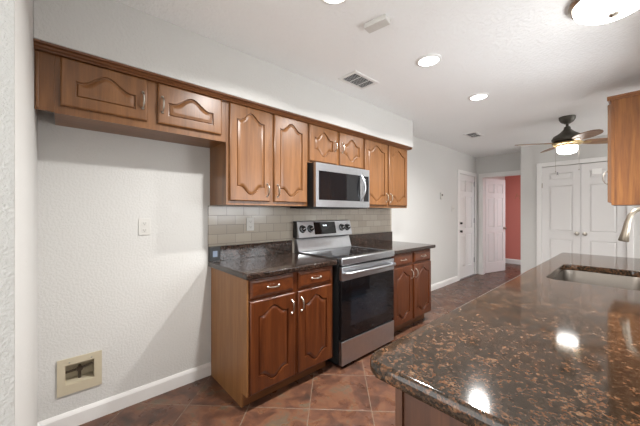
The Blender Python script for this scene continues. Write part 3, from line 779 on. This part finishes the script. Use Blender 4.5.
for i in range(4):
    for z0, z1, nm in ((0.115, 0.72, 'door'), (0.74, 0.86, 'drawer')):
        a = 0.72+0.73*i; w = 0.68
        if nm == 'door':
            for q in (0, 1):
                o = obj('door', cabinet_door_bm(w/2-0.004, z1-z0, 0.055, True), 'base_wood', pc, smooth=True)
                place(o, (1.886-pb[0]-0.0005, a+(q+1)*w/2-pb[1]-0.002, z0-pb[2]), (0, 0, FACE_NX))
                hd = obj('handle', pull_bm(), 'nickel', o, smooth=True); hd.location = ((0.03 if q == 0 else w/2-0.034), -0.02, z1-z0-0.1)
        else:
            o = obj('drawer', drawer_bm(w, z1-z0), 'base_wood_h', pc); place(o, (1.886-pb[0]-0.0005, a+w-pb[1], z0), (0, 0, FACE_NX))
            hd = obj('handle', pull_bm(0.09, True), 'nickel', o, smooth=True); hd.location = (w/2, -0.02, 0.06)

# sink
sk = thing('kitchen_sink', 'undermount stainless steel sink in the granite peninsula', 'sink', (2.15, 2.54, 0.665))
bm = bmesh.new()
prof = [(-0.012, 0.871), (-0.002, 0.871), (0.0, 0.868), (0.004, 0.75), (0.012, 0.715), (0.035, 0.697), (0.08, 0.692)]
V = [[bm.verts.new((x-2.15, y-2.54, z-0.665)) for x, y in rrect(SX0+d, SX1-d, SY0+d, SY1-d, max(0.03, 0.07-d*0.4))] for d, z in prof]
n = len(V[0])
for a, b in zip(V, V[1:]):
    for i in range(n): bm.faces.new((a[i], a[(i+1) % n], b[(i+1) % n], b[i]))
bm.faces.new(V[-1])
so = obj('basin', bm, 'sink', sk, smooth=True)
bm = bmesh.new(); lathe(bm, [(0.045, 0.0275), (0.045, 0.031), (0.036, 0.030), (0.012, 0.028), (0, 0.028)], 24); obj('drain', bm, 'steel_dark', sk, smooth=True)
# faucet
fx, fy = 2.432, 2.45
fc = thing('kitchen_faucet', 'brushed metal gooseneck pull-down faucet beside the sink at the right edge', 'faucet', (fx, fy, 0.914))
bm = bmesh.new(); lathe(bm, [(0, 0.0004), (0.028, 0.0004), (0.028, 0.006), (0.021, 0.016), (0.019, 0.07), (0.014, 0.09), (0.0, 0.09)], 24); obj('base', bm, 'nickel_br', fc, smooth=True)
bm = bmesh.new(); R_ = 0.073
pts = [(0, 0, 0.085), (0, 0, 0.2), (0, 0, 0.34)]+[(-R_+R_*math.cos(a), 0, 0.34+R_*1.15*math.sin(a)) for a in [PI*i/16*0.94 for i in range(1, 17)]]
end = Vector(pts[-1]); dr = (Vector(pts[-1])-Vector(pts[-2])).normalized()
pts.append(end+dr*0.012)
tube(bm, pts, 0.0125, 14); obj('neck', bm, 'nickel_br', fc, smooth=True)
bm = bmesh.new(); s = end+dr*0.010
dr2 = Vector((-0.16, 0, -1)).normalized()
tube(bm, [s, s+dr2*0.03, s+dr2*0.07, s+dr2*0.115, s+dr2*0.12], [0.0135, 0.0155, 0.018, 0.0235, 0.021], 16)
obj('spray_head', bm, 'nickel_br', fc, smooth=True)
bm = bmesh.new(); tube(bm, [(0, 0.018, 0.05), (0, 0.045, 0.055), (0.0, 0.09, 0.085)], [0.009, 0.007, 0.006], 10); obj('lever', bm, 'nickel_br', fc, smooth=True)

# ------------------------------------------------------------------ right wall cabinet
rb = (2.168, 3.57, 1.376)
rc = thing('wall_cabinet', 'honey wooden wall cabinet on the right above the peninsula end, partly in view', 'cabinet', rb)
def rpz(name, bm, mat, parent=None, smooth=False):
    o = obj(name, bm, mat, parent or rc, smooth=smooth); o.data.transform(Matrix.Translation([-c for c in rb])); return o
rpz('body', B(2.190, 2.488, 3.5705, 4.03, 1.376, 2.292), 'honey')
rpz('side_panel', B(2.188, 2.488, 3.5645, 3.570, 1.376, 2.292), 'honey')
rpz('face_frame', H('X', 2.168, 2.1875, 3.563, 4.03, 1.376, 2.292, [(3.62, 3.98, 1.42, 2.25)]), 'honey')
bm = cabinet_door_bm(0.43, 0.86, 0.06, True, t=0.024)
o = obj('door', bm, 'oak', rc, smooth=True); place(o, (2.1675-rb[0], 4.012-rb[1], 0.022), (0, 0, FACE_NX))
hd = obj('handle', pull_bm(0.11), 'nickel', o, smooth=True); hd.location = (0.395, -0.024, 0.22)
bm = bmesh.new()
extrude_profile(bm, [(3.5640, 2.285), (3.556, 2.285), (3.552, 2.297), (3.545, 2.303), (3.540, 2.318), (3.5640, 2.318)], 'X', 2.142, 2.488)
extrude_profile(bm, [(2.168, 2.2925), (2.158, 2.2925), (2.154, 2.300), (2.148, 2.304), (2.142, 2.318), (2.168, 2.318)], 'Y', 3.540, 4.03)
box(bm, 2.168, 2.488, 3.564, 4.03, 2.2925, 2.318)
rpz('crown', bm, 'honey')

# ------------------------------------------------------------------ ceiling items
def can_light(y, label, x=1.240):
    t = thing('recessed_ceiling_light', label, 'ceiling light', (x, y, CZ), 0, 'round recessed ceiling lights')
    bm = bmesh.new(); lathe(bm, [(0.092, -0.0005), (0.094, -0.006), (0.088, -0.011), (0.074, -0.012), (0.072, -0.0045), (0.072, -0.0005)], 40); obj('trim_ring', bm, 'trim', t, smooth=True)
    bm = bmesh.new(); lathe(bm, [(0.0715, -0.002), (0.0715, -0.007), (0.0, -0.008)], 40); obj('lens', bm, 'can', t, smooth=True)
    l = area('can_lamp', (0, 0, -0.013), (0, 0, 0), 0.11, 0.11, CAN_W, (1.0, 0.985, 0.96), 'DISK'); l.parent = t; l.data.spread = math.radians(150)
    return t
can_light(1.085, 'recessed ceiling light nearest the viewer, half cut by the top edge of the photo')
can_light(2.113, 'recessed ceiling light in the middle of the row, near the large vent')
can_light(3.150, 'recessed ceiling light farthest into the room, toward the ceiling fan')

dm = thing('ceiling_dome_light', 'white frosted dome light with finial on the ceiling above the sink', 'ceiling light', (2.236, 2.21, CZ))
bm = bmesh.new(); lathe(bm, [(0, -0.0005), (0.185, -0.0005), (0.19, -0.02), (0.175, -0.035), (0.17, -0.034), (0, -0.030)], 40); obj('pan', bm, 'nickel', dm, smooth=True)
bm = bmesh.new(); lathe(bm, [(0.168, -0.036), (0.160, -0.060), (0.125, -0.088), (0.07, -0.104), (0.0, -0.110)], 40); obj('glass_dome', bm, 'dome', dm, smooth=True)
bm = bmesh.new(); lathe(bm, [(0.0, -0.108), (0.022, -0.110), (0.018, -0.118), (0.007, -0.122), (0.008, -0.130), (0.0, -0.137)], 20); obj('finial', bm, 'nickel', dm, smooth=True)
# the dome itself gives the light (emissive glass)

def vent(label, x0, x1, y0, y1, nb):
    cx, cy = (x0+x1)/2, (y0+y1)/2
    t = thing('ceiling_vent', label, 'vent', (cx, cy, CZ)); hx, hy = (x1-x0)/2, (y1-y0)/2; w = 0.026
    bm = bmesh.new(); holed(bm, 'Z', -0.008, -0.0005, -hx, hx, -hy, hy, [(-hx+w, hx-w, -hy+w, hy-w)]); obj('frame', bm, 'trim', t)
    obj('duct_shade', B(-hx+w, hx-w, -hy+w, hy-w, -0.0012, -0.0006), 'vent_dark', t)  # dark sheet under the ceiling, painted as the shade inside the duct
    ns = 9
    for i in range(ns):
        x = -hx+w+(2*hx-2*w)*(i+0.5)/ns
        bm = bmesh.new(); box(bm, -0.0045, 0.0045, -hy+w+0.001, hy-w-0.001, -0.0006, 0.0006)
        bmesh.ops.transform(bm, matrix=Matrix.Translation((x, 0, -0.0055)) @ Matrix.Rotation(0.8, 4, 'Y'), verts=bm.verts)
        obj('slat', bm, 'trim', t)
    for i in range(nb):
        y = -hy+(2*hy)*(i+1)/(nb+1); obj('divider', B(-hx+w, hx-w, y-0.004, y+0.004, -0.0105, -0.0082), 'trim', t)
    return t
vent('large rectangular white ceiling vent near the soffit with dark painted shade between its louvers', 0.555, 0.755, 1.815, 2.135, 2)
vent('small distant ceiling vent farther down toward the hall', 0.560, 0.745, 4.49, 4.80, 1)
sd = thing('ceiling_sensor', 'small oblong white detector on the ceiling between vent and lights', 'detector', (1.245, 1.45, CZ))
obj('housing', B(-0.075, 0.075, -0.035, 0.035, -0.032, -0.0005, bev=0.006), 'plastic', sd, smooth=True)
bm = bmesh.new()
for i in range(6): box(bm, -0.045+i*0.015, -0.038+i*0.015, -0.022, 0.022, -0.0335, -0.0322)
obj('grille', bm, 'plastic', sd)
sd.rotation_euler = (0, 0, math.radians(8))

# ceiling fan
fan = thing('ceiling_fan', 'dark bronze ceiling fan with wooden blades and a lit white bowl', 'ceiling fan', (1.74, 4.63, CZ))
bm = bmesh.new(); lathe(bm, [(0, -0.0005), (0.082, -0.0005), (0.080, -0.03), (0.062, -0.062), (0.028, -0.085), (0, -0.085)], 32); obj('canopy', bm, 'bronze', fan, smooth=True)
bm = bmesh.new(); lathe(bm, [(0.016, -0.084), (0.014, -0.115), (0.03, -0.125), (0.036, -0.155), (0.075, -0.195), (0.135, -0.235), (0.155, -0.272), (0.145, -0.300), (0.10, -0.318), (0, -0.318)], 40); obj('motor_housing', bm, 'bronze', fan, smooth=True)
bm = bmesh.new(); lathe(bm, [(0.0, -0.3185), (0.125, -0.3185), (0.150, -0.324), (0.142, -0.338), (0.10, -0.348), (0.095, -0.3555), (0.0, -0.3555)], 40)
for k in range(12):
    a = 2*PI*k/12
    tube(bm, [(0.10*math.cos(a), 0.10*math.sin(a), -0.350), (0.125*math.cos(a+0.2), 0.125*math.sin(a+0.2), -0.343), (0.146*math.cos(a+0.4), 0.146*math.sin(a+0.4), -0.330)], 0.006, 6)
o = obj('ornate_ring', bm, 'brass', fan, smooth=True); o['label'] = 'brass scrollwork ring under the motor'
bm = bmesh.new(); lathe(bm, [(0.092, -0.356), (0.102, -0.375), (0.100, -0.415), (0.085, -0.440), (0.05, -0.454), (0, -0.458)], 40); obj('light_bowl', bm, 'bowl', fan, smooth=True)
bm = bmesh.new(); lathe(bm, [(0.0, -0.3557), (0.098, -0.3557), (0.098, -0.362), (0.094, -0.362), (0.0, -0.3562)], 40); obj('bowl_rim', bm, 'brass', fan, smooth=True)
for k, adeg in enumerate((33, 123, 213, 303)):
    bm = bmesh.new(); n = 12; top = []; bot = []
    L0, L1 = 0.17, 0.57
    up = []; dn = []
    for i in range(n+1):
        s = i/n; x = L0+(L1-L0)*s
        wid = 0.042+0.030*math.sin(PI*min(1, s*1.05))**0.7
        if s > 0.85: wid *= math.sqrt(max(0.02, 1-((s-0.85)/0.16)**2))
        up.append((x, wid+0.02*s)); dn.append((x, -wid+0.02*s))
    prof = up+dn[::-1]
    extrude_profile(bm, prof, 'Z', -0.004, 0.004)
    bmesh.ops.transform(bm, matrix=Matrix.Rotation(math.radians(adeg), 4, 'Z') @ Matrix.Translation((0, 0, -0.315)) @ Matrix.Rotation(math.radians(-13), 4, 'X'), verts=bm.verts)
    bl = obj('blade', bm, 'blade', fan)
    bm = bmesh.new(); box(bm, 0.12, 0.24, -0.018, 0.018, -0.0095, -0.0045, bev=0.002)
    bmesh.ops.transform(bm, matrix=Matrix.Rotation(math.radians(adeg), 4, 'Z') @ Matrix.Translation((0, 0, -0.315)) @ Matrix.Rotation(math.radians(-13), 4, 'X'), verts=bm.verts)
    obj('bracket', bm, 'brass', bl)
for a, L in ((-2.5, 0.30), (0.64, 0.28)):
    bm = bmesh.new(); px, py = 0.117*math.cos(a), 0.117*math.sin(a)
    tube(bm, [(px, py, -0.345), (px*1.08, py*1.08, -0.36-L*0.3), (px*1.08, py*1.08, -0.36-L)], 0.0016, 6)
    lathe(bm, [(0, -0.02), (0.005, -0.016), (0.006, -0.006), (0, 0)], 10, Matrix.Translation((px*1.08, py*1.08, -0.36-L)))
    obj('pull_chain', bm, 'nickel', fan)

# unseen lamp added to brighten the coral room behind the doorway
bl = thing('added_coral_light', 'added unseen light that brightens the coral room beyond the open door', 'ceiling light', (2.0, 7.45, CZ))
bm = bmesh.new(); lathe(bm, [(0, -0.0005), (0.17, -0.0005), (0.17, -0.02), (0.165, -0.021), (0, -0.021)], 32); obj('pan', bm, 'nickel', bl, smooth=True)
bm = bmesh.new(); lathe(bm, [(0.158, -0.0215), (0.14, -0.07), (0.07, -0.095), (0, -0.10)], 32); obj('glass_dome', bm, 'bowl', bl, smooth=True)
l = area('added_coral_lamp', (0, 0, -0.105), (0, 0, 0), 0.2, 0.2, 20.0, (0.84, 0.94, 1.0), 'DISK'); l.parent = bl

# faded cursive lettering on the coral wall
cu = bpy.data.curves.new('wall_lettering', 'FONT'); cu.body = 'Ha'; cu.size = 0.20; cu.extrude = 0.002; cu.shear = 0.35
cu.materials.append(M['lettering'])
tmp = bpy.data.objects.new('lettering_source', cu)
me = bpy.data.meshes.new_from_object(tmp); bpy.data.objects.remove(tmp)
o = bpy.data.objects.new('wall_lettering', me); COL.objects.link(o)
o.location = (0.20, 8.597, 1.66); o.rotation_euler = (PI/2, 0, 0)
tag(o, 'faint slanted lettering on the coral wall beyond the open door', 'wall lettering')
# small white rectangle on the closet door, whiter than its paint
tag(obj('white_patch', B(1.845, 1.955, 6.1405, 6.1425, 1.905, 1.99), 'patch', origin=(1.90, 6.142, 1.905)), 'small white patch on the right closet door upper panel', 'rectangle')
